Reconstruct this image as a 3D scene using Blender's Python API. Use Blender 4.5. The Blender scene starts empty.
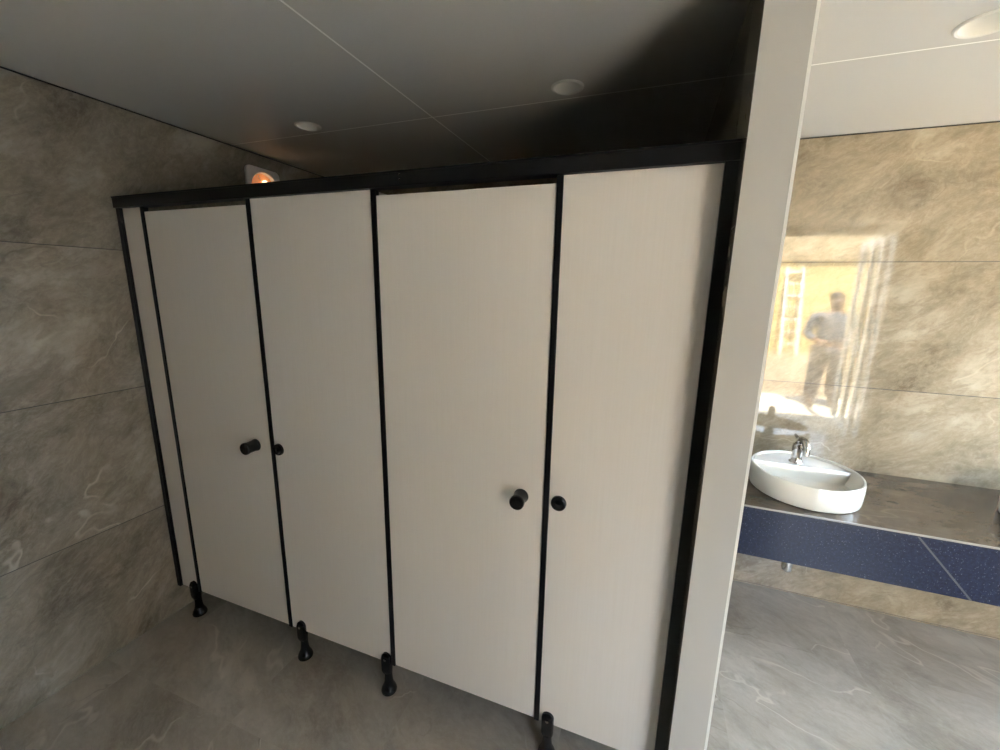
import bpy, bmesh, math, random
from mathutils import Vector, Matrix
random.seed(7)
S = bpy.context.scene
COL = S.collection
PI = math.pi
H = 2.367            # ceiling height
DV = 1.302           # back wall plane
FY = -1.9            # front wall plane
XR = 5.0             # right wall plane
DX0, DX1, DZ = 3.40, 4.51, 2.32   # doorway in the front wall

# ---------------------------------------------------------------- mesh helpers
def link(name, bm, mats, parent=None, smooth=False, bevel=0, loc=None):
    me = bpy.data.meshes.new(name)
    bmesh.ops.recalc_face_normals(bm, faces=bm.faces)
    if smooth:
        for f in bm.faces: f.smooth = True
    bm.to_mesh(me); bm.free()
    o = bpy.data.objects.new(name, me); COL.objects.link(o)
    for m in (mats if isinstance(mats, (list, tuple)) else [mats]): me.materials.append(m)
    if parent is not None: o.parent = parent
    if loc is not None: o.location = loc
    if smooth:
        try: me.set_sharp_from_angle(angle=math.radians(40))
        except Exception: pass
    if bevel:
        b = o.modifiers.new('bevel', 'BEVEL'); b.width = bevel; b.segments = 2; b.limit_method = 'ANGLE'
    return o

def box(bm, x0, x1, y0, y1, z0, z1, mi=0):
    v = [bm.verts.new(p) for p in ((x0,y0,z0),(x1,y0,z0),(x1,y1,z0),(x0,y1,z0),(x0,y0,z1),(x1,y0,z1),(x1,y1,z1),(x0,y1,z1))]
    for q in ((0,3,2,1),(4,5,6,7),(0,1,5,4),(1,2,6,5),(2,3,7,6),(3,0,4,7)):
        f = bm.faces.new([v[i] for i in q]); f.material_index = mi
    return v

def boxes(*bs):
    bm = bmesh.new()
    for b in bs: box(bm, *b)
    return bm

def lathe(prof, n=40, mat=None, bm=None, cap=True, sx=1, sy=1):
    """prof: (radius, z) pairs turned round z; mat: Matrix applied"""
    bm = bm or bmesh.new()
    rings = []
    M = mat or Matrix.Identity(4)
    for r, z in prof:
        if r < 1e-6:
            rings.append([bm.verts.new(M @ Vector((0, 0, z)))])
        else:
            rings.append([bm.verts.new(M @ Vector((sx*r*math.cos(2*PI*i/n), sy*r*math.sin(2*PI*i/n), z))) for i in range(n)])
    for a, b in zip(rings[:-1], rings[1:]):
        for i in range(n):
            j = (i+1) % n
            if len(a) == 1 and len(b) == 1: continue
            if len(a) == 1: bm.faces.new((a[0], b[i], b[j]))
            elif len(b) == 1: bm.faces.new((a[i], a[j], b[0]))
            else: bm.faces.new((a[i], a[j], b[j], b[i]))
    if cap:
        for r in (rings[0], rings[-1]):
            if len(r) > 2:
                try: bm.faces.new(r)
                except ValueError: pass
    return bm

def tube(pts, rad, n=14, bm=None):
    bm = bm or bmesh.new()
    pts = [Vector(p) for p in pts]
    rad = rad if isinstance(rad, (list, tuple)) else [rad]*len(pts)
    prev = None; rings = []
    for i, p in enumerate(pts):
        t = (pts[min(i+1, len(pts)-1)] - pts[max(i-1, 0)]).normalized()
        u = prev - t*prev.dot(t) if prev is not None else (Vector((0,0,1)).cross(t) if abs(t.z) < .9 else Vector((1,0,0)).cross(t))
        u.normalize(); prev = u; w = t.cross(u)
        rings.append([bm.verts.new(p + rad[i]*(math.cos(2*PI*k/n)*u + math.sin(2*PI*k/n)*w)) for k in range(n)])
    for a, b in zip(rings[:-1], rings[1:]):
        for k in range(n): bm.faces.new((a[k], a[(k+1)%n], b[(k+1)%n], b[k]))
    bm.faces.new(rings[0]); bm.faces.new(rings[-1])
    return bm

def tag(o, label=None, cat=None, group=None, kind=None):
    if label: o['label'] = label
    if cat: o['category'] = cat
    if group: o['group'] = group
    if kind: o['kind'] = kind
    return o

def empty(name, loc=(0,0,0), rz=0):
    o = bpy.data.objects.new(name, None); COL.objects.link(o)
    o.location = loc; o.rotation_euler = (0, 0, rz); o.empty_display_size = .1
    return o

def copy_tree(o, parent=None):
    c = o.copy(); COL.objects.link(c)
    if parent is not None: c.parent = parent
    for ch in [x for x in bpy.data.objects if x.parent == o]: copy_tree(ch, c)
    return c

# ---------------------------------------------------------------- materials
def new_mat(name):
    m = bpy.data.materials.new(name); m.use_nodes = True
    return m, m.node_tree, m.node_tree.nodes['Principled BSDF']

def plain(name, col, rough=.5, metal=0, spec=.5, bump=0, bscale=200, var=0, coat=0):
    m, nt, b = new_mat(name)
    b.inputs['Base Color'].default_value = (*col, 1)
    b.inputs['Roughness'].default_value = rough
    b.inputs['Metallic'].default_value = metal
    b.inputs['Specular IOR Level'].default_value = spec
    b.inputs['Coat Weight'].default_value = coat
    tc = nt.nodes.new('ShaderNodeTexCoord')
    n = nt.nodes.new('ShaderNodeTexNoise'); n.inputs['Scale'].default_value = bscale; n.inputs['Detail'].default_value = 3
    nt.links.new(tc.outputs['Object'], n.inputs['Vector'])
    if var:
        r = nt.nodes.new('ShaderNodeValToRGB')
        r.color_ramp.elements[0].position = .3; r.color_ramp.elements[1].position = .7
        r.color_ramp.elements[0].color = (*[c*(1-var) for c in col], 1)
        r.color_ramp.elements[1].color = (*[min(1, c*(1+var)) for c in col], 1)
        nt.links.new(n.outputs['Fac'], r.inputs[0]); nt.links.new(r.outputs[0], b.inputs['Base Color'])
    if bump:
        bp = nt.nodes.new('ShaderNodeBump'); bp.inputs['Strength'].default_value = bump; bp.inputs['Distance'].default_value = .001
        nt.links.new(n.outputs['Fac'], bp.inputs['Height']); nt.links.new(bp.outputs[0], b.inputs['Normal'])
    return m

class NT:
    def __init__(s, nt): s.nt = nt
    def n(s, t, **k):
        o = s.nt.nodes.new(t)
        for a, v in k.items(): setattr(o, a, v)
        return o
    def put(s, inp, v):
        if hasattr(v, 'is_output') or isinstance(v, bpy.types.NodeSocket): s.nt.links.new(v, inp)
        else: inp.default_value = v
    def math(s, op, a, b=0.0, c=None):
        m = s.n('ShaderNodeMath', operation=op); s.put(m.inputs[0], a); s.put(m.inputs[1], b)
        if c is not None: s.put(m.inputs[2], c)
        return m.outputs[0]
    def noise(s, vec, scale, detail=4, rough=.5, dist=0):
        m = s.n('ShaderNodeTexNoise'); s.put(m.inputs['Vector'], vec); m.inputs['Scale'].default_value = scale
        m.inputs['Detail'].default_value = detail; m.inputs['Roughness'].default_value = rough; m.inputs['Distortion'].default_value = dist
        return m.outputs['Fac']
    def mix(s, fac, a, b, mode='MIX'):
        m = s.n('ShaderNodeMix', data_type='RGBA', blend_type=mode)
        s.put(m.inputs[0], fac); s.put(m.inputs[6], a if not isinstance(a, tuple) else (*a, 1)); s.put(m.inputs[7], b if not isinstance(b, tuple) else (*b, 1))
        return m.outputs[2]
    def ramp(s, fac, lo, hi):
        m = s.n('ShaderNodeMapRange', interpolation_type='SMOOTHSTEP'); s.put(m.inputs[0], fac)
        m.inputs[1].default_value = lo; m.inputs[2].default_value = hi
        return m.outputs[0]

def stone(name, axes, u0, du, v0, dv, dark, mid, light, rough=.07, joint=(.05,.045,.04), jw=.003, spec=.5, vein=1.0, seed=0, rot=.6, jfac=1.0, cloud=1.0):
    """large polished stone look tiles: axes picks the in-plane coordinates, joints at u0+k*du, v0+k*dv"""
    m, nt, b = new_mat(name); N = NT(nt)
    tc = N.n('ShaderNodeTexCoord'); sp = N.n('ShaderNodeSeparateXYZ'); nt.links.new(tc.outputs['Object'], sp.inputs[0])
    U = sp.outputs['XYZ'.index(axes[0])]; V = sp.outputs['XYZ'.index(axes[1])]
    u = N.math('DIVIDE', N.math('SUBTRACT', U, u0), du); v = N.math('DIVIDE', N.math('SUBTRACT', V, v0), dv)
    iu = N.math('FLOOR', u); iv = N.math('FLOOR', v)
    fu = N.math('FRACT', u); fv = N.math('FRACT', v)
    eu = N.math('MULTIPLY', N.math('MINIMUM', fu, N.math('SUBTRACT', 1.0, fu)), du)
    ev = N.math('MULTIPLY', N.math('MINIMUM', fv, N.math('SUBTRACT', 1.0, fv)), dv)
    jm = N.math('LESS_THAN', N.math('MINIMUM', eu, ev), jw/2)
    # every tile gets its own piece of stone
    h = N.math('ADD', N.math('MULTIPLY', iu, 7.31), N.math('MULTIPLY', iv, 13.7))
    cv = N.n('ShaderNodeCombineXYZ'); N.put(cv.inputs[0], U); N.put(cv.inputs[1], V); N.put(cv.inputs[2], N.math('ADD', h, float(seed)))
    mp = N.n('ShaderNodeMapping'); nt.links.new(cv.outputs[0], mp.inputs[0]); mp.vector_type = 'TEXTURE'; mp.inputs['Rotation'].default_value = (0, 0, rot); mp.inputs['Scale'].default_value = (1, .62, 1)
    P = mp.outputs[0]
    warp = N.n('ShaderNodeTexNoise'); nt.links.new(P, warp.inputs['Vector']); warp.inputs['Scale'].default_value = 2.2; warp.inputs['Detail'].default_value = 5
    wv = N.n('ShaderNodeVectorMath', operation='MULTIPLY_ADD'); nt.links.new(warp.outputs['Color'], wv.inputs[0]); wv.inputs[1].default_value = (.30, .22, .0); nt.links.new(P, wv.inputs[2])
    Q = wv.outputs[0]
    cl = N.noise(Q, 2.0, 10, .68, .15)
    c = N.mix(N.ramp(cl, .5-.2/cloud, .5+.02), dark, mid)
    c = N.mix(N.ramp(cl, .5, .5+.2/cloud), c, light)
    fine = N.noise(Q, 30, 8, .78, .3)
    c = N.mix(N.math('MULTIPLY', N.ramp(fine, .38, .68), .34), c, light)
    c = N.mix(N.math('MULTIPLY', N.ramp(N.noise(Q, 5.5, 8, .7, .2), .5, .72), .45), c, dark)
    ms = N.n('ShaderNodeMapping'); nt.links.new(Q, ms.inputs[0]); ms.inputs['Scale'].default_value = (1, 1.35, 1)
    st = N.noise(ms.outputs[0], 5, 8, .72, .1)
    c = N.mix(N.math('MULTIPLY', N.ramp(st, .52, .66), .30), c, light)
    c = N.mix(N.math('MULTIPLY', N.ramp(st, .47, .34), .34), c, dark)
    # thin pale veins and a few dark ones
    n1 = N.noise(Q, 1.0, 4, .5, .25)
    ve = N.math('SUBTRACT', 1.0, N.ramp(N.math('ABSOLUTE', N.math('SUBTRACT', n1, .5)), .0, .006))
    ve = N.math('MULTIPLY', ve, N.ramp(N.noise(P, 2.9, 2), .45, .62))
    c = N.mix(N.math('MULTIPLY', ve, .65*vein), c, tuple(min(1, x*1.55) for x in light))
    n2 = N.noise(Q, 1.5, 4, .5, .25)
    v2 = N.math('SUBTRACT', 1.0, N.ramp(N.math('ABSOLUTE', N.math('SUBTRACT', n2, .47)), .0, .006))
    v2 = N.math('MULTIPLY', v2, N.ramp(N.noise(P, 1.9, 2), .5, .66))
    c = N.mix(N.math('MULTIPLY', v2, .6*vein), c, tuple(x*.45 for x in dark))
    c = N.mix(N.math('MULTIPLY', jm, jfac), c, joint)
    nt.links.new(c, b.inputs['Base Color'])
    r = N.math('ADD', N.math('MULTIPLY', jm, .5), N.math('ADD', rough, N.math('MULTIPLY', fine, .03)))
    nt.links.new(r, b.inputs['Roughness'])
    b.inputs['Specular IOR Level'].default_value = spec
    return m

T = .5992
D_, M_, L_ = (.125,.106,.080), (.25,.218,.170), (.44,.395,.33)
m_tile_left = stone('polished_stone_tile_left', 'YZ', -5.35, 12, .588, T, D_, M_, L_, seed=3, rot=.75, rough=.13, vein=.6)
m_tile_back = stone('polished_stone_tile_back', 'XZ', -9.0, 24, .607, T, (.125,.099,.064), (.24,.198,.137), (.41,.355,.27), seed=11, rot=.55, rough=.02, spec=.5, vein=.3)
m_tile_side = stone('polished_stone_tile_side', 'YZ', .1, 1.2, .607, T, D_, M_, L_, seed=21, rot=.5)
m_tile_front = stone('darkened_stone_tile_front', 'XZ', 3.164, 1.2, .607, T, (.10,.085,.065), (.15,.13,.10), (.22,.19,.15), seed=31, rot=.5)  # same tile, darkened to cut the light bounced to the left
m_floor = stone('grey_stone_floor_tile', 'XY', 3.17, .6, .87, 1.2, (.235,.205,.165), (.37,.332,.28), (.51,.47,.41), rough=.28, joint=(.56,.52,.46), jw=.003, seed=5, rot=-.5, jfac=.2, vein=.6, spec=.9)
m_black = plain('black_powder_coated_aluminium', (.006,.006,.007), .4, 0, .25)
m_knob = plain('black_satin_plastic', (.005,.005,.006), .25, 0, .4)
m_pillar = plain('pale_grey_composite_cladding', (.50,.485,.45), .38, 0, .4, var=.02, bscale=3)
m_bead = plain('white_corner_bead', (.85,.84,.80), .4)
m_shadow_line = plain('painted_shadow_line', (.02,.02,.018), .9)
m_white = plain('white_glazed_ceramic', (.63,.62,.57), .06, 0, .5, coat=.3)
m_chrome = plain('polished_chrome', (.50,.48,.46), .14, 1)
m_alu = plain('aluminium_frame', (.80,.80,.77), .3, .15)
m_dl = plain('downlight_white_plastic', (.75,.74,.70), .35)
m_lamp = plain('unlit_lamp_lens', (.22,.21,.19), .2)
m_fan = plain('white_fan_housing', (.88,.86,.82), .45)
m_yard_wall = plain('pale_yellow_render', (.60,.47,.21), .85, var=.06, bscale=1.5, bump=.3)
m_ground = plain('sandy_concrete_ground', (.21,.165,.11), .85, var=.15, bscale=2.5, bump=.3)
m_roof = plain('ochre_eaves_board', (.35,.28,.17), .8, var=.1, bscale=2)

def laminate():
    m, nt, b = new_mat('greige_compact_laminate'); N = NT(nt)
    tc = N.n('ShaderNodeTexCoord'); mp = N.n('ShaderNodeMapping'); nt.links.new(tc.outputs['Object'], mp.inputs[0])
    mp.inputs['Scale'].default_value = (60, 60, 1.2)
    f = N.noise(mp.outputs[0], 3, 3)
    c = N.mix(f, (.745,.69,.62), (.80,.75,.69)); nt.links.new(c, b.inputs['Base Color'])
    b.inputs['Roughness'].default_value = .33; b.inputs['Specular IOR Level'].default_value = .4
    return m
m_lam = laminate()

def ceiling_mat():
    m, nt, b = new_mat('satin_grey_ceiling_panel'); N = NT(nt)
    tc = N.n('ShaderNodeTexCoord'); sp = N.n('ShaderNodeSeparateXYZ'); nt.links.new(tc.outputs['Object'], sp.inputs[0])
    def dist(o, a, d):
        f = N.math('FRACT', N.math('DIVIDE', N.math('SUBTRACT', o, a), d))
        return N.math('MULTIPLY', N.math('MINIMUM', f, N.math('SUBTRACT', 1.0, f)), d)
    e = N.math('MINIMUM', dist(sp.outputs[0], 1.2004, 1.2), dist(sp.outputs[1], .5563, 1.2))
    j = N.math('LESS_THAN', e, .0034)
    n = N.noise(tc.outputs['Object'], 160, 3)
    c = N.mix(n, (.60,.59,.57), (.63,.62,.60))
    c = N.mix(j, c, (1,1,.97)); nt.links.new(c, b.inputs['Base Color'])
    b.inputs['Roughness'].default_value = .5; b.inputs['Specular IOR Level'].default_value = .3
    return m
m_ceil = ceiling_mat()

def granite(name, base, speck, rough):
    m, nt, b = new_mat(name); N = NT(nt)
    tc = N.n('ShaderNodeTexCoord')
    v = N.n('ShaderNodeTexVoronoi'); nt.links.new(tc.outputs['Object'], v.inputs['Vector']); v.inputs['Scale'].default_value = 260
    n = N.noise(tc.outputs['Object'], 90, 5, .7)
    c = N.mix(N.ramp(n, .35, .75), base, tuple(x*2.2 for x in base))
    s = N.math('MULTIPLY', N.math('LESS_THAN', v.outputs['Distance'], .28), N.ramp(N.noise(tc.outputs['Object'], 130, 2), .56, .62))
    c = N.mix(s, c, speck); nt.links.new(c, b.inputs['Base Color']); b.inputs['Roughness'].default_value = rough
    b.inputs['Specular IOR Level'].default_value = .27
    return m
m_apron = granite('dark_granite_reflected_blue', (.007,.010,.024), (.13,.15,.20), .2)  # blue of the reflected sky is put into the granite colour
m_top = stone('brown_grey_stone_worktop', 'XY', 9.1, 20, 9.1, 20, (.050,.037,.026), (.080,.062,.045), (.125,.10,.077), rough=.10, seed=40, rot=.2, vein=.5)

def emis(name, col, st):
    m, nt, b = new_mat(name)
    b.inputs['Base Color'].default_value = (*col, 1); b.inputs['Emission Color'].default_value = (*col, 1); b.inputs['Emission Strength'].default_value = st
    return m

# ---------------------------------------------------------------- room shell
WT = .12
WY0, WY1, WZ0, WZ1 = .02, 1.24, .88, 2.30
tag(link('floor', boxes((-WT, XR+WT, FY-WT, DV+WT, -.08, 0)), m_floor), kind='structure')
DL = [(.602, .470, .048), (1.802, .463, .050), (2.930, .450, .060)]
bm = bmesh.new()
x0, x1, y0, y1 = -WT, XR+WT, FY-WT, DV+WT
vs = [bm.verts.new((x, y, H)) for x, y in ((x0,y0),(x1,y0),(x1,y1),(x0,y1))]
es = [bm.edges.new((vs[i], vs[(i+1)%4])) for i in range(4)]
for cx, cy, r in DL:
    rv = [bm.verts.new((cx+r*math.cos(2*PI*k/40), cy+r*math.sin(2*PI*k/40), H)) for k in range(40)]
    es += [bm.edges.new((rv[i], rv[(i+1)%40])) for i in range(40)]
bmesh.ops.triangle_fill(bm, use_beauty=True, edges=es)
for v_ in list(bm.verts): pass
ceil_ = link('ceiling', bm, m_ceil); tag(ceil_, kind='structure')
so = ceil_.modifiers.new('slab', 'SOLIDIFY'); so.thickness = .10; so.offset = 1
# make sure the slab grows upward
if ceil_.data.polygons[0].normal.z < 0:
    so.offset = -1
tag(link('wall_left', boxes((-WT, 0, FY-WT, DV+WT, 0, H)), m_tile_left), kind='structure')
tag(link('wall_back', boxes((0, XR, DV, DV+WT, 0, H)), m_tile_back), kind='structure')
tag(link('wall_right', boxes((XR, XR+WT, FY-WT, WY0, 0, H), (XR, XR+WT, WY1, DV+WT, 0, H), (XR, XR+WT, WY0, WY1, 0, WZ0), (XR, XR+WT, WY0, WY1, WZ1, H)), m_tile_side), kind='structure')
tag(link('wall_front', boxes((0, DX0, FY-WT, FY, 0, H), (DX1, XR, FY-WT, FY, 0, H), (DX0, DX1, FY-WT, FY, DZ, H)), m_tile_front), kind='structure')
# divider wall: clad end, stone tiled sides
PX0, PX1, PY = 2.3205, 2.4155, -.080
bm = bmesh.new(); box(bm, PX0, PX1, PY, DV, 0, H)
bm.normal_update()
for f in bm.faces:
    f.material_index = 0 if f.calc_center_median().y < PY+.001 else 1
tag(link('wall_divider', bm, [m_pillar, m_tile_side]), kind='structure')
tag(link('trim_1', boxes((PX1-.0035, PX1+.003, PY-.0008, PY+.02, .001, H-.001)), m_bead), kind='structure')
tag(link('trim_shadow_2', boxes((0, .003, FY, DV, H-.005, H)), m_shadow_line), kind='structure')  # solid dark strips paint the shadow line where walls meet ceiling
tag(link('trim_shadow_3', boxes((PX1, XR, DV-.003, DV, H-.005, H), (.003, PX0, DV-.003, DV, H-.005, H)), m_shadow_line), kind='structure')

# doorway: aluminium frame with a glazed leaf folded open outwards
door = empty('door_1', (DX1, FY, 0)); tag(door, kind='structure')
def dl(bm_, name, mat, par): return link(name, bm_, mat, par)
ox, oy = -DX1, -FY
dl(boxes((DX0+ox, DX0+.05+ox, -WT, 0, 0, DZ), (-.03, 0, -WT, 0, 0, DZ), (DX0+.05+ox, -.03, -WT, 0, DZ-.05, DZ)), 'door_frame', m_alu, door)
m_glass, nt, b = new_mat('clear_door_glass')
b.inputs['Base Color'].default_value = (.9,.95,.93,1); b.inputs['Roughness'].default_value = 0; b.inputs['Transmission Weight'].default_value = 1; b.inputs['IOR'].default_value = 1.1

leaf = link('door_leaf', boxes((-.082, -.036, -.68, -.62, .015, DZ-.06), (-.082, -.036, -.42, -.37, .12, DZ-.13), (-.082, -.036, -.20, -.125, .015, DZ-.06), (-.082, -.036, -.62, -.20, .015, .12), (-.082, -.036, -.62, -.20, DZ-.13, DZ-.06), (-.084, -.034, -.62, -.42, 1.0, 1.05), (-.084, -.034, -.37, -.20, 1.0, 1.05)), m_alu, door)
link('glass_pane', boxes((-.062, -.056, -.62, -.42, .12, DZ-.13), (-.062, -.056, -.37, -.20, .12, DZ-.13)), m_glass, leaf)
win = empty('window_added_1', (XR, WY0, WZ0)); tag(win, kind='structure')  # unseen window, added to brighten the basin side
ww, wh = WY1-WY0, WZ1-WZ0
link('added_window_frame', boxes((.03, .08, 0, .045, 0, wh), (.03, .08, ww-.045, ww, 0, wh), (.03, .08, .045, ww-.045, 0, .045), (.03, .08, .045, ww-.045, wh-.045, wh), (.03, .08, ww/2-.02, ww/2+.02, .045, wh-.045)), m_alu, win)
link('added_window_pane', boxes((.052, .058, .045, ww/2-.02, .045, wh-.045), (.052, .058, ww/2+.02, ww-.045, .045, wh-.045)), m_glass, win)

# ---------------------------------------------------------------- the toilet cubicle front
ZB, ZT, ZR = .1413, 1.957, 2.0
cub = empty('toilet_cubicle', (0, 0, 0))
tag(cub, 'row of greige laminate toilet cubicles with black frame, knobs and short black feet', 'toilet cubicle')
def cp(bm_, name, mat, par=None, bev=.0008, smooth=False): return link(name, bm_, mat, par or cub, bevel=bev, smooth=smooth)
# head rail: channel section with a top lip
cp(boxes((.0, PX0, -.020, .022, ZT, ZR), (.0, PX0, -.023, -.018, ZR-.005, ZR+.001)), 'head_rail', m_black, bev=.0015)
for x in (1.404,):
    for z in (1.989, 1.975): 
        s_ = lathe([(.0028, 0), (.0028, .0012), (.0, .002)], 12, Matrix.Translation((x, -.020, z)) @ Matrix.Rotation(PI/2, 4, 'X'))
        cp(s_, 'rail_screw', m_chrome, bev=0)
s_ = lathe([(.003, 0), (.003, .0012), (.0, .002)], 12, Matrix.Translation((.141, -.020, 1.960)) @ Matrix.Rotation(PI/2, 4, 'X'))
cp(s_, 'rail_screw', m_chrome, bev=0)
cp(boxes((.001, .024, -.012, .016, .139, ZT)), 'wall_channel', m_black)
cp(boxes((2.291, PX0, -.014, .018, .02, ZT)), 'wall_channel', m_black)
TH = .012
def strip(x):
    cp(boxes((x-.009, x+.009, -.0045, TH+.006, ZB-.002, ZT)), 'edge_strip', m_black, bev=.0015)
xs = [.152, .746, 1.2917, 1.8968]
for x in xs: strip(x)
panels = [(.024, xs[0]-.009), (xs[1]+.009, xs[2]-.009), (xs[3]+.009, 2.291)]
P = [cp(boxes((a, b, 0, TH, ZB, ZT)), 'fixed_panel', m_lam) for a, b in panels]
doors = [(xs[0]+.010, xs[1]-.010), (xs[2]+.010, xs[3]-.010)]
Dd = [cp(boxes((a, b, 0, TH, ZB+.002, 1.938)), 'cubicle_door', m_lam) for a, b in doors]
cp(boxes((1.276, 1.288, TH+.006, DV-.002, ZB, ZT)), 'divider_panel', m_lam)
RY = Matrix.Rotation(PI/2, 4, 'X')     # local +z becomes -y
def knob(x, z, par, k=1.0):
    M = Matrix.Translation((x, 0, z)) @ RY
    prof = [(.0245,0),(.0245,.003),(.0235,.006),(.0220,.010),(.0222,.034),(.0232,.040),(.0240,.044),(.0240,.050),(.0225,.0525),(.0,.053)]
    o = cp(lathe([(r*k, h*k) for r, h in prof], 40, M), 'door_knob', m_knob, par, bev=0, smooth=True)
    pl = cp(lathe([(.0150*k,.0530*k),(.0150*k,.0542*k),(0,.0542*k)], 32, M), 'knob_cap', m_knob, o, bev=0, smooth=True)
def button(x, z, par):
    M = Matrix.Translation((x, 0, z)) @ RY
    o = cp(lathe([(.0245,0),(.0245,.005),(.0235,.009),(.0200,.0115),(.017,.0112),(.0165,.0095),(0,.0095)], 40, M), 'lock_indicator', m_knob, par, bev=0, smooth=True)
    cp(lathe([(.0095,.0093),(.0095,.0125),(.006,.0140),(0,.0145)], 28, M), 'indicator_dial', m_knob, o, bev=0, smooth=True)
knob(.652, .997, Dd[0], 1.06); knob(1.8135, 1.000, Dd[1])
button(.7795, .997, P[1]); button(1.937, 1.0005, P[2])
# adjustable feet with oval clamp plates
def foot(x, dx):
    prof = [(0,0),(.031,0),(.032,.006),(.030,.014),(.026,.024),(.021,.034),(.0175,.048),(.0155,.075),(.0165,.100),(.018,.115),(.018,.132),(0,.132)]
    M = Matrix.Translation((x, .004, 0))
    f = cp(lathe(prof, 32, M), 'support_foot', m_knob, bev=0, smooth=True)
    # oval plate leaning against the panel front
    bm = bmesh.new(); n = 36; rings = []
    for (s, y) in ((1, -.0005), (1, -.010), (.86, -.016), (.55, -.018)):
        rg = []
        for k in range(n):
            a = 2*PI*k/n; cx = .0215*math.cos(a); cz = .0215*math.sin(a) + (.030 if math.sin(a) >= 0 else -.030)
            rg.append(bm.verts.new((x+dx+cx*s, y, .140+cz*s)))
        rings.append(rg)
    for a_, b_ in zip(rings[:-1], rings[1:]):
        for k in range(n): bm.faces.new((a_[k], a_[(k+1)%n], b_[(k+1)%n], b_[k]))
    bm.faces.new(rings[0]); bm.faces.new(rings[-1])
    p = cp(bm, 'clamp_plate', m_knob, f, bev=0, smooth=True)
    cp(lathe([(.006, 0), (.006, .0015), (.004, .003), (0, .003)], 20, Matrix.Translation((x+dx, -.0178, .168)) @ RY), 'plate_screw', m_chrome, f, bev=0, smooth=True)
foot(.118, .0); foot(.812, .002); foot(1.262, .0); foot(1.938, .0)

# ---------------------------------------------------------------- ceiling downlights
names = ['recessed round downlight over the left cubicle near the tiled wall',
         'recessed round downlight at the edge of the ceiling shadow above the right cubicle',
         'recessed white round downlight above the washbasin counter']
for (cx, cy, r), lab in zip(DL, names):
    t = empty('ceiling_downlight', (cx, cy, H)); tag(t, lab, 'ceiling light', 'recessed ceiling downlights')
    link('trim_ring', lathe([(r+.009, -.0005), (r+.009, -.002), (r+.004, -.005), (r-.002, -.003), (r-.003, .002), (r+.0, .002)], 48, cap=False), m_dl, t, smooth=True)
    link('reflector', lathe([(r-.003, .0), (r-.008, .025), (r-.018, .046)], 48, cap=False), m_dl, t, smooth=True)
    link('diffuser', lathe([(0, .038), (r*.4, .039), (r-.018, .045), (r-.016, .050), (0, .050)], 48, cap=False), m_lamp, t, smooth=True)

# ---------------------------------------------------------------- wall fan with an emissive glow for outside light
fan = empty('extractor_fan', (0, .725, 2.185)); tag(fan, 'square white extractor fan with an orange glow for outside light, high on the left tiled wall', 'extractor fan')
hw, rc, n = .108, .028, 8
bm = bmesh.new()
def rsq(h, r, x):
    out = []
    for cx, cz, a0 in ((h-r, h-r, 0), (-(h-r), h-r, PI/2), (-(h-r), -(h-r), PI), (h-r, -(h-r), 1.5*PI)):
        for k in range(n+1):
            a = a0 + PI/2*k/n; out.append((x, cx+r*math.cos(a), cz+r*math.sin(a)))
    return out
def rcirc(rad, x, m):
    # same vertex count and order as rsq
    out = []
    for q in range(4):
        for k in range(n+1):
            a = q*PI/2 + PI/2*k/n*.999; out.append((x, rad*math.cos(a), rad*math.sin(a)))
    return out
loops = [rsq(hw, rc, .0015), rsq(hw, rc, .016), rsq(hw-.008, rc-.006, .022), rcirc(.088, .022, n), rcirc(.082, .014, n), rcirc(.080, .003, n)]
R = [[bm.verts.new(p) for p in L] for L in loops]
for a, b_ in zip(R[:-1], R[1:]):
    m_ = len(a)
    for k in range(m_): bm.faces.new((a[k], a[(k+1)%m_], b_[(k+1)%m_], b_[k]))
link('housing', bm, m_fan, fan, smooth=True)
MX = Matrix.Rotation(PI/2, 4, 'Y')
link('glow_disc', lathe([(.078, .004), (.078, .007), (0, .007)], 40, MX), emis('orange_outside_glow', (1.0,.40,.16), .09), fan)  # emissive disc and spot stand in for outside light through the fan
link('glow_spot', lathe([(0, .008), (.020, .009), (.024, .014), (.018, .021), (0, .024)], 28, Matrix.Translation((0, .010, .024)) @ MX), emis('warm_outside_glow', (1.0,.80,.45), 1.3), fan, smooth=True)
bm = bmesh.new()
for k in range(3):
    a = 2*PI*k/3
    link('grille_bar', tube([(.016, .026*math.cos(a), .026*math.sin(a)), (.016, .073*math.cos(a), .073*math.sin(a))], .0022, 8), m_fan, fan, smooth=True)

# ---------------------------------------------------------------- vanity counter
CZ, CY = .775, .690
van = empty('vanity_counter', (2.85, CY, 0)); tag(van, 'wall-hung brown stone washbasin counter with dark speckled granite apron, reflected blue in its colour', 'counter')
vx, vy = -2.85, -CY
def vp(bm_, name, mat, par=van, bev=0): return link(name, bm_, mat, par, bevel=bev)
vp(boxes((PX1+.004+vx, XR-.001+vx, .003, DV-.001+vy, CZ-.018, CZ)), 'worktop', m_top, bev=.001)
vp(boxes((PX1+.004+vx, XR-.001+vx, -.003, .003, CZ-.007, CZ)), 'edge_highlight_strip', plain('polished_edge_highlight', (.26,.25,.235), .2), bev=.001)  # pale strip paints the highlight along the polished slab edge
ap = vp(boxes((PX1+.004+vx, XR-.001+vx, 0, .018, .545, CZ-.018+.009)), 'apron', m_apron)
ap['label'] = 'dark speckled granite front apron with the reflected blue in its colour'
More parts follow.
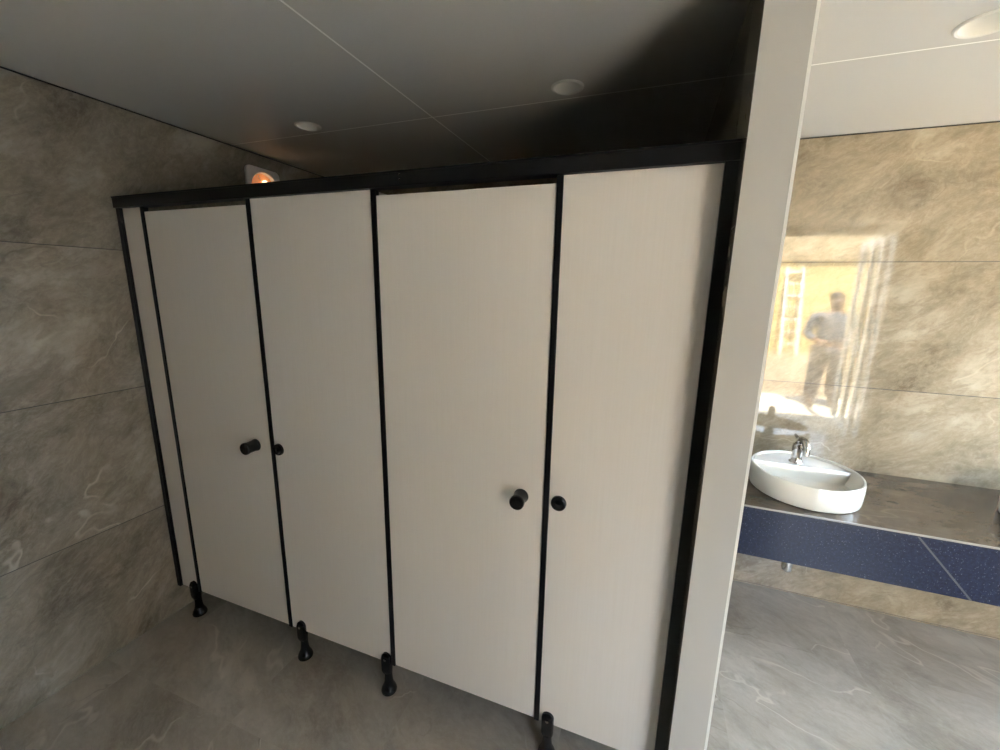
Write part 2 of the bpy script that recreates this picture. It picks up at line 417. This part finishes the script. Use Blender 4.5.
# slanting pale strip, a reflected floor line modelled on the apron
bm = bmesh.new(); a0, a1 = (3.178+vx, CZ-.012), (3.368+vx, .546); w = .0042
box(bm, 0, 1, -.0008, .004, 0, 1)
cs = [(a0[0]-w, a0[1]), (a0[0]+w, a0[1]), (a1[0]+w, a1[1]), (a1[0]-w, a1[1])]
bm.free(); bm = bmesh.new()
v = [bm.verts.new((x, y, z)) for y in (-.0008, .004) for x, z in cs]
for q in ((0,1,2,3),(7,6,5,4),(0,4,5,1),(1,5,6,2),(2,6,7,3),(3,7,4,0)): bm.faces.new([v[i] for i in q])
vp(bm, 'reflected_line', plain('grey_reflected_line', (.035,.038,.05), .5), ap)

# ---------------------------------------------------------------- basins
def make_basin():
    t = empty('washbasin')
    a, b, h = .2125, .222, .102
    N_ = 96
    ydk = .058                                # front line of the tap deck
    bm = bmesh.new()
    def ring(s, z, clip=None, ra=None, rb=None):
        out = []
        for k in range(N_):
            an = 2*PI*k/N_
            x = (ra or a)*s*math.cos(an); y = (rb or b)*s*math.sin(an)
            out.append(bm.verts.new((x, y, z)))
        return out
    ro = [ring(.955, 0), ring(.985, .004), ring(1.0, .018), ring(1.005, .06), ring(1.0, h-.006), ring(.985, h)]
    ri = ring(.955, h)
    ro.append(ri)
    for p, q in zip(ro[:-1], ro[1:]):
        for k in range(N_): bm.faces.new((p[k], p[(k+1)%N_], q[(k+1)%N_], q[k]))
    bm.faces.new(ro[0])
    # inner surface: clip the ellipse at the deck line for the bowl; behind it the deck a little under the rim
    def clipd(s, yb, z):
        out = []
        for k in range(N_):
            an = 2*PI*k/N_
            x = a*s*math.cos(an); y = b*s*math.sin(an)
            if y > yb:
                y = yb; lim = a*s*math.sqrt(max(0, 1-(yb/(b*s))**2))
                # spread clipped points along the line
                a0_ = math.asin(min(1, yb/(b*s))); f = (an-a0_)/(PI-2*a0_); x = lim*(1-2*f)
            out.append(bm.verts.new((x, y, z)))
        return out
    # rim runs down to deck level just inside
    rd = ring(.945, h-.010)
    for k in range(N_): bm.faces.new((ri[k], ri[(k+1)%N_], rd[(k+1)%N_], rd[k]))
    c0 = clipd(.945, ydk, h-.010)
    c00 = clipd(.942, ydk-.001, h-.008)
    # deck between rd (back arc) and c0's straight line
    for k in range(N_):
        j = (k+1) % N_
        d1 = (rd[k].co-c0[k].co).length; d2 = (rd[j].co-c0[j].co).length
        if d1 > 1e-5 or d2 > 1e-5:
            try: bm.faces.new((rd[k], rd[j], c0[j], c0[k]))
            except ValueError: pass
    cur = c0
    for s, yb, z in ((.93, ydk-.003, h-.014), (.90, ydk-.005, h-.045), (.84, ydk-.012, h-.072), (.70, ydk-.035, h-.083), (.40, ydk-.085, h-.086), (.12, ydk-.125, h-.088)):
        nx = []
        for k in range(N_):
            an = 2*PI*k/N_; x = a*s*math.cos(an); y = b*s*math.sin(an)
            if s > .5 and b*s > yb and y > yb:
                lim = a*s*math.sqrt(max(0, 1-(yb/(b*s))**2)); a0_ = math.asin(min(1, yb/(b*s))); f = (an-a0_)/(PI-2*a0_); x = lim*(1-2*f); y = yb
            elif s <= .5:
                y = b*s*math.sin(an)*.8 - .06
            nx.append(bm.verts.new((x, y, z)))
        for k in range(N_): bm.faces.new((cur[k], cur[(k+1)%N_], nx[(k+1)%N_], nx[k]))
        cur = nx
    bm.faces.new(cur)
    bmesh.ops.remove_doubles(bm, verts=bm.verts, dist=1e-5)
    bmesh.ops.dissolve_degenerate(bm, edges=bm.edges, dist=1e-5)
    link('bowl', bm, m_white, t, smooth=True)
    link('drain', lathe([(.024, h-.087+.0005), (.024, h-.084), (.019, h-.0825), (.015, h-.085), (0, h-.085)], 32, Matrix.Translation((0, -.06, 0))), m_chrome, t, smooth=True)
    return t
basin = make_basin(); basin.location = (2.872, .950, CZ+.0003)
tag(basin, 'white oval countertop washbasin with chrome tap, beside the grey divider wall', 'washbasin', 'white basins on the counter')
b2 = copy_tree(basin); b2.location = (3.785, .950, CZ+.0003)
b2['label'] = 'white countertop washbasin just entering the right edge of the picture'

# mixer tap on the basin's deck
tp = empty('basin_tap', (2.862, 1.052, CZ+.102-.0098)); tag(tp, 'chrome mixer tap standing on the back deck of the white basin', 'tap')
link('tap_body', lathe([(.029,0),(.029,.003),(.026,.007),(.023,.012),(.0215,.035),(.0225,.055),(.0235,.075),(.0215,.088),(.012,.096),(0,.098)], 32), m_chrome, tp, smooth=True)
pts = []
for k in range(13):
    a = PI*.98*k/12
    pts.append((0, -.036+.036*math.cos(a), .080+.040*math.sin(a)*1.0))
pts = [(0,0,.055)] + pts + [(0,-.073,.062)]
pts = [(x+.18*(-y), y, z) for x, y, z in pts]
link('spout', tube(pts, [.018]*3+[.0150]*10+[.0135]*2, 18), m_chrome, tp, smooth=True)
hd = link('lever', tube([(0,.004,.090), (0,.012,.106), (-.002,.024,.114), (-.004,.050,.120)], [.012,.010,.008,.006], 14), m_chrome, tp, smooth=True)
# bottle trap below
tr = empty('bottle_trap', (2.885, 1.0, 0)); tag(tr, 'small chrome bottle trap peeping out below the dark counter apron', 'drain trap')
link('trap_body', lathe([(0,.318),(.012,.319),(.022,.326),(.0235,.335),(.0235,.395),(.018,.405),(.016,.41),(.016,CZ-.020)], 28), m_chrome, tr, smooth=True)
link('outlet_pipe', tube([(.0,.015,.385), (.0,.06,.388), (0, DV-1.0-.002,.390)], .014, 16), m_chrome, tr, smooth=True)

# ---------------------------------------------------------------- the yard outside the doorway (seen mirrored in the polished tiles)
YW = -9.9
tag(link('pavement_yard', boxes((-8, XR+WT, -4.1, FY-WT, -.012, 0), (XR+WT, 7.3, -4.1, FY-WT, -.012, 0)), plain('pale_concrete_pavement', (.47,.42,.34), .8, var=.08, bscale=3, bump=.2)), kind='structure')
tag(link('ground_yard', boxes((-8, 18, YW, FY-WT, -.10, -.01)), m_ground), kind='structure')
tag(link('ground_side_unseen', boxes((XR+WT, 18, FY-WT, 9, -.10, -.01)), plain('darkened_side_ground', (.10,.08,.055), .9, var=.2, bscale=3, bump=.3)), kind='structure')  # unseen ground, darkened to cut light bounced up through the added window
tag(link('wall_yard', boxes((-8, 7.4, YW-.2, YW, -.1, 2.5)), m_yard_wall), kind='structure')
tag(link('wall_side_light_block', boxes((7.4, 7.6, YW, -2.6, -.1, 4.4)), plain('dark_light_block', (.16,.13,.10), .9, var=.1, bscale=2)), kind='structure')  # added wall that keeps daylight off the left of the room
tag(link('trim_yard', boxes((-8, 7.4, YW-.25, YW+.05, 2.5, 3.3)), m_roof), kind='structure')
lad = empty('ladder', (5.66, YW+.55, -.01)); tag(lad, 'pale metal ladder leaning on the yellow yard wall', 'ladder')
def lean(z): return -.53*z/2.35
for sx in (-.19, .19):
    bm = bmesh.new(); tube([(sx, 0, 0), (sx, lean(2.35), 2.35)], .032, 10, bm); link('rail', bm, m_alu, lad, smooth=True)
for k in range(7):
    z = .3+.32*k; bm = bmesh.new(); tube([(-.19, lean(z), z), (.19, lean(z), z)], .022, 10, bm); link('rung', bm, m_alu, lad, smooth=True)

# ---------------------------------------------------------------- the person standing in the yard
m_skin = plain('brown_skin', (.20,.11,.07), .55, var=.05, bscale=20)
m_shirt = plain('grey_blue_shirt_cloth', (.09,.11,.14), .85, var=.08, bscale=30, bump=.3)
m_trs = plain('dark_grey_trouser_cloth', (.09,.09,.10), .85, var=.08, bscale=30, bump=.3)
m_hair = plain('black_hair', (.012,.010,.009), .6, bump=.6, bscale=150)
m_shoe = plain('black_shoe_leather', (.02,.02,.02), .4)
per = empty('person', (4.60, -3.50, 0)); per.scale = (1.10,1.05,.945)
tag(per, 'person in a grey-blue shirt and dark trousers standing with hands together, mirrored in the tiles', 'person')
def skin(name, verts, edges, mat, par, root=0, sub=2, grow=0):
    me = bpy.data.meshes.new(name); me.from_pydata([v_[0] for v_ in verts], edges, []); me.update()
    o = bpy.data.objects.new(name, me); COL.objects.link(o); o.parent = par; me.materials.append(mat)
    md = o.modifiers.new('skin', 'SKIN'); md.use_smooth_shade = True
    lay = me.skin_vertices[0].data
    for i, v_ in enumerate(verts):
        r = v_[1]; r = r if isinstance(r, tuple) else (r, r)
        lay[i].radius = (r[0]+grow, r[1]+grow); lay[i].use_root = (i == root)
    sb = o.modifiers.new('sub', 'SUBSURF'); sb.levels = sub; sb.render_levels = sub
    return o
V = []; Ed = []
def add(p, r, frm=None):
    V.append((p, r))
    if frm is not None: Ed.append((frm, len(V)-1))
    return len(V)-1
pel = add((0,0,.96), (.15,.11)); wst = add((0,0,1.10), (.135,.10), pel); chs = add((0,-.005,1.28), (.155,.11), wst)
uch = add((0,-.01,1.40), (.12,.085), chs); nk = add((0,0,1.50), (.055,.055), uch); hb = add((0,.01,1.57), (.062,.07), nk)
hm = add((0,.012,1.645), (.074,.092), hb); ht = add((0,.0,1.705), (.062,.078), hm); add((0,.0,1.750), (.030,.038), ht)
for s in (-1, 1):
    sh = add((s*.185,-.01,1.41), (.062,.062), uch); el = add((s*.268,-.02,1.14), (.043,.043), sh); fa = add((s*.20,.13,1.05), (.036,.036), el); wr = add((s*.085,.22,1.02), (.026,.024), fa)
    pm = add((s*.040,.245,1.015), (.030,.022), wr)
    hp = add((s*.095,0,.90), (.098,.10), pel); kn = add((s*.115,.005,.50), (.060,.062), hp); cf = add((s*.12,-.01,.36), (.056,.060), kn); an_ = add((s*.125,-.02,.09), (.036,.042), cf); to = add((s*.14,.11,.045), (.038,.028), an_)
bd = skin('body', V, Ed, m_skin, per, 0)
# fingers and thumbs
for s in (-1, 1):
    for k in range(4):
        z0 = 1.040-.018*k; L = (.9, 1.0, .95, .75)[k]
        pv = [((s*.045,.250,z0), .0095), ((s*.018,.268,z0-.004), .009), ((-s*.008*L,.270,z0-.010), .0085), ((-s*.022*L,.256,z0-.013), .0075)]
        f = skin('finger', pv, [(0,1),(1,2),(2,3)], m_skin, bd, 0, 1)
    skin('thumb', [((s*.060,.240,1.035), .011), ((s*.040,.248,1.060), .010), ((s*.018,.258,1.068), .0085)], [(0,1),(1,2)], m_skin, bd, 0, 1)
# shirt
V = []; Ed = []
a0 = add((0,0,.95), (.185,.130)); a1 = add((0,0,1.10), (.185,.125), a0); a2 = add((0,-.005,1.28), (.205,.130), a1); a3 = add((0,-.01,1.405), (.128,.092), a2); a4 = add((0,-.002,1.475), (.064,.062), a3)
for s in (-1, 1):
    q1 = add((s*.205,-.01,1.405), .075, a3); q2 = add((s*.240,-.016,1.27), .062, q1); q3 = add((s*.270,-.02,1.135), .058, q2); q4 = add((s*.215,.11,1.062), .048, q3)
skin('shirt', V, Ed, m_shirt, per, 0)
# trousers
V = []; Ed = []
a0 = add((0,0,.965), (.155,.118))
for s in (-1, 1):
    q1 = add((s*.095,0,.88), (.118,.115), a0); q2 = add((s*.113,.003,.52), .098, q1); q3 = add((s*.122,-.014,.12), .080, q2)
skin('trousers', V, Ed, m_trs, per, 0)
for s in (-1, 1):
    skin('shoe', [((s*.125,-.045,.048), (.045,.045)), ((s*.130,.03,.048), (.047,.045)), ((s*.140,.12,.038), (.046,.034)), ((s*.146,.165,.034), (.036,.028))], [(0,1),(1,2),(2,3)], m_shoe, per, 0, 2)
bm = bmesh.new(); bmesh.ops.create_uvsphere(bm, u_segments=28, v_segments=20, radius=1, matrix=Matrix.Translation((0,-.020,1.692)) @ Matrix.Diagonal((.080,.104,.088,1)))
link('hair', bm, m_hair, per, smooth=True)
for s in (-1, 1):
    bm = bmesh.new(); bmesh.ops.create_uvsphere(bm, u_segments=14, v_segments=10, radius=.012, matrix=Matrix.Translation((s*.030,.088,1.650))); link('eye', bm, plain('eye_white', (.7,.7,.68), .2), bd, smooth=True)
    bm = bmesh.new(); bmesh.ops.create_uvsphere(bm, u_segments=12, v_segments=10, radius=.03, matrix=Matrix.Translation((s*.078,.0,1.640)) @ Matrix.Diagonal((.35,.6,1,1))); link('ear', bm, m_skin, bd, smooth=True)
skin('nose', [((0,.090,1.655), .009), ((0,.108,1.622), .013)], [(0,1)], m_skin, bd, 0, 2)
skin('mouth', [((-.024,.083,1.590), .005), ((0,.092,1.590), .008), ((.024,.083,1.590), .005)], [(0,1),(1,2)], plain('lips', (.22,.09,.07), .5), bd, 1, 2)

# ---------------------------------------------------------------- daylight
w = bpy.data.worlds.new('World'); S.world = w; w.use_nodes = True
bg = w.node_tree.nodes['Background']; bg.inputs[0].default_value = (.66,.80,1.0,1); bg.inputs[1].default_value = 10.5
sd = bpy.data.lights.new('sun', 'SUN'); sd.energy = 64; sd.angle = math.radians(.6); sd.color = (1,.90,.74)
so_ = bpy.data.objects.new('sun', sd); COL.objects.link(so_)
dirv = Vector((-.03, -.34, -1.0)); so_.rotation_euler = dirv.to_track_quat('-Z', 'Y').to_euler()
so_.location = (3, 5, 8)
pd = bpy.data.lights.new('doorway_portal', 'AREA'); pd.shape = 'RECTANGLE'; pd.size = DX1-DX0; pd.size_y = DZ; pd.energy = 1
pd.cycles.is_portal = True
po = bpy.data.objects.new('doorway_portal', pd); COL.objects.link(po); po.location = ((DX0+DX1)/2, FY-WT-.01, DZ/2)
po.rotation_euler = Vector((0,1,0)).to_track_quat('-Z', 'Z').to_euler()
pw = bpy.data.lights.new('added_window_portal', 'AREA'); pw.shape = 'RECTANGLE'; pw.size = WY1-WY0; pw.size_y = WZ1-WZ0; pw.energy = 1
pw.cycles.is_portal = True
pq = bpy.data.objects.new('added_window_portal', pw); COL.objects.link(pq); pq.location = (XR+WT+.01, (WY0+WY1)/2, (WZ0+WZ1)/2)
pq.rotation_euler = Vector((-1,0,0)).to_track_quat('-Z', 'Z').to_euler()

# ---------------------------------------------------------------- camera
cd = bpy.data.cameras.new('camera'); cam = bpy.data.objects.new('camera', cd); COL.objects.link(cam)
cd.sensor_fit = 'HORIZONTAL'; cd.sensor_width = 36; cd.lens = 413.968/1000*36; cd.clip_start = .02; cd.clip_end = 200
cam.rotation_mode = 'XYZ'; cam.rotation_euler = (1.36202, -.01739, .355); cam.location = (2.16625, -1.18186, 1.65921)
S.camera = cam
S.view_settings.view_transform = 'Standard'; S.view_settings.look = 'None'; S.view_settings.gamma = 1
S.view_settings.use_curve_mapping = False; S.view_settings.exposure = 1.74
S.cycles.max_bounces = 14; S.cycles.diffuse_bounces = 8; S.cycles.glossy_bounces = 6; S.cycles.use_denoising = True
S.cycles.sample_clamp_indirect = 0
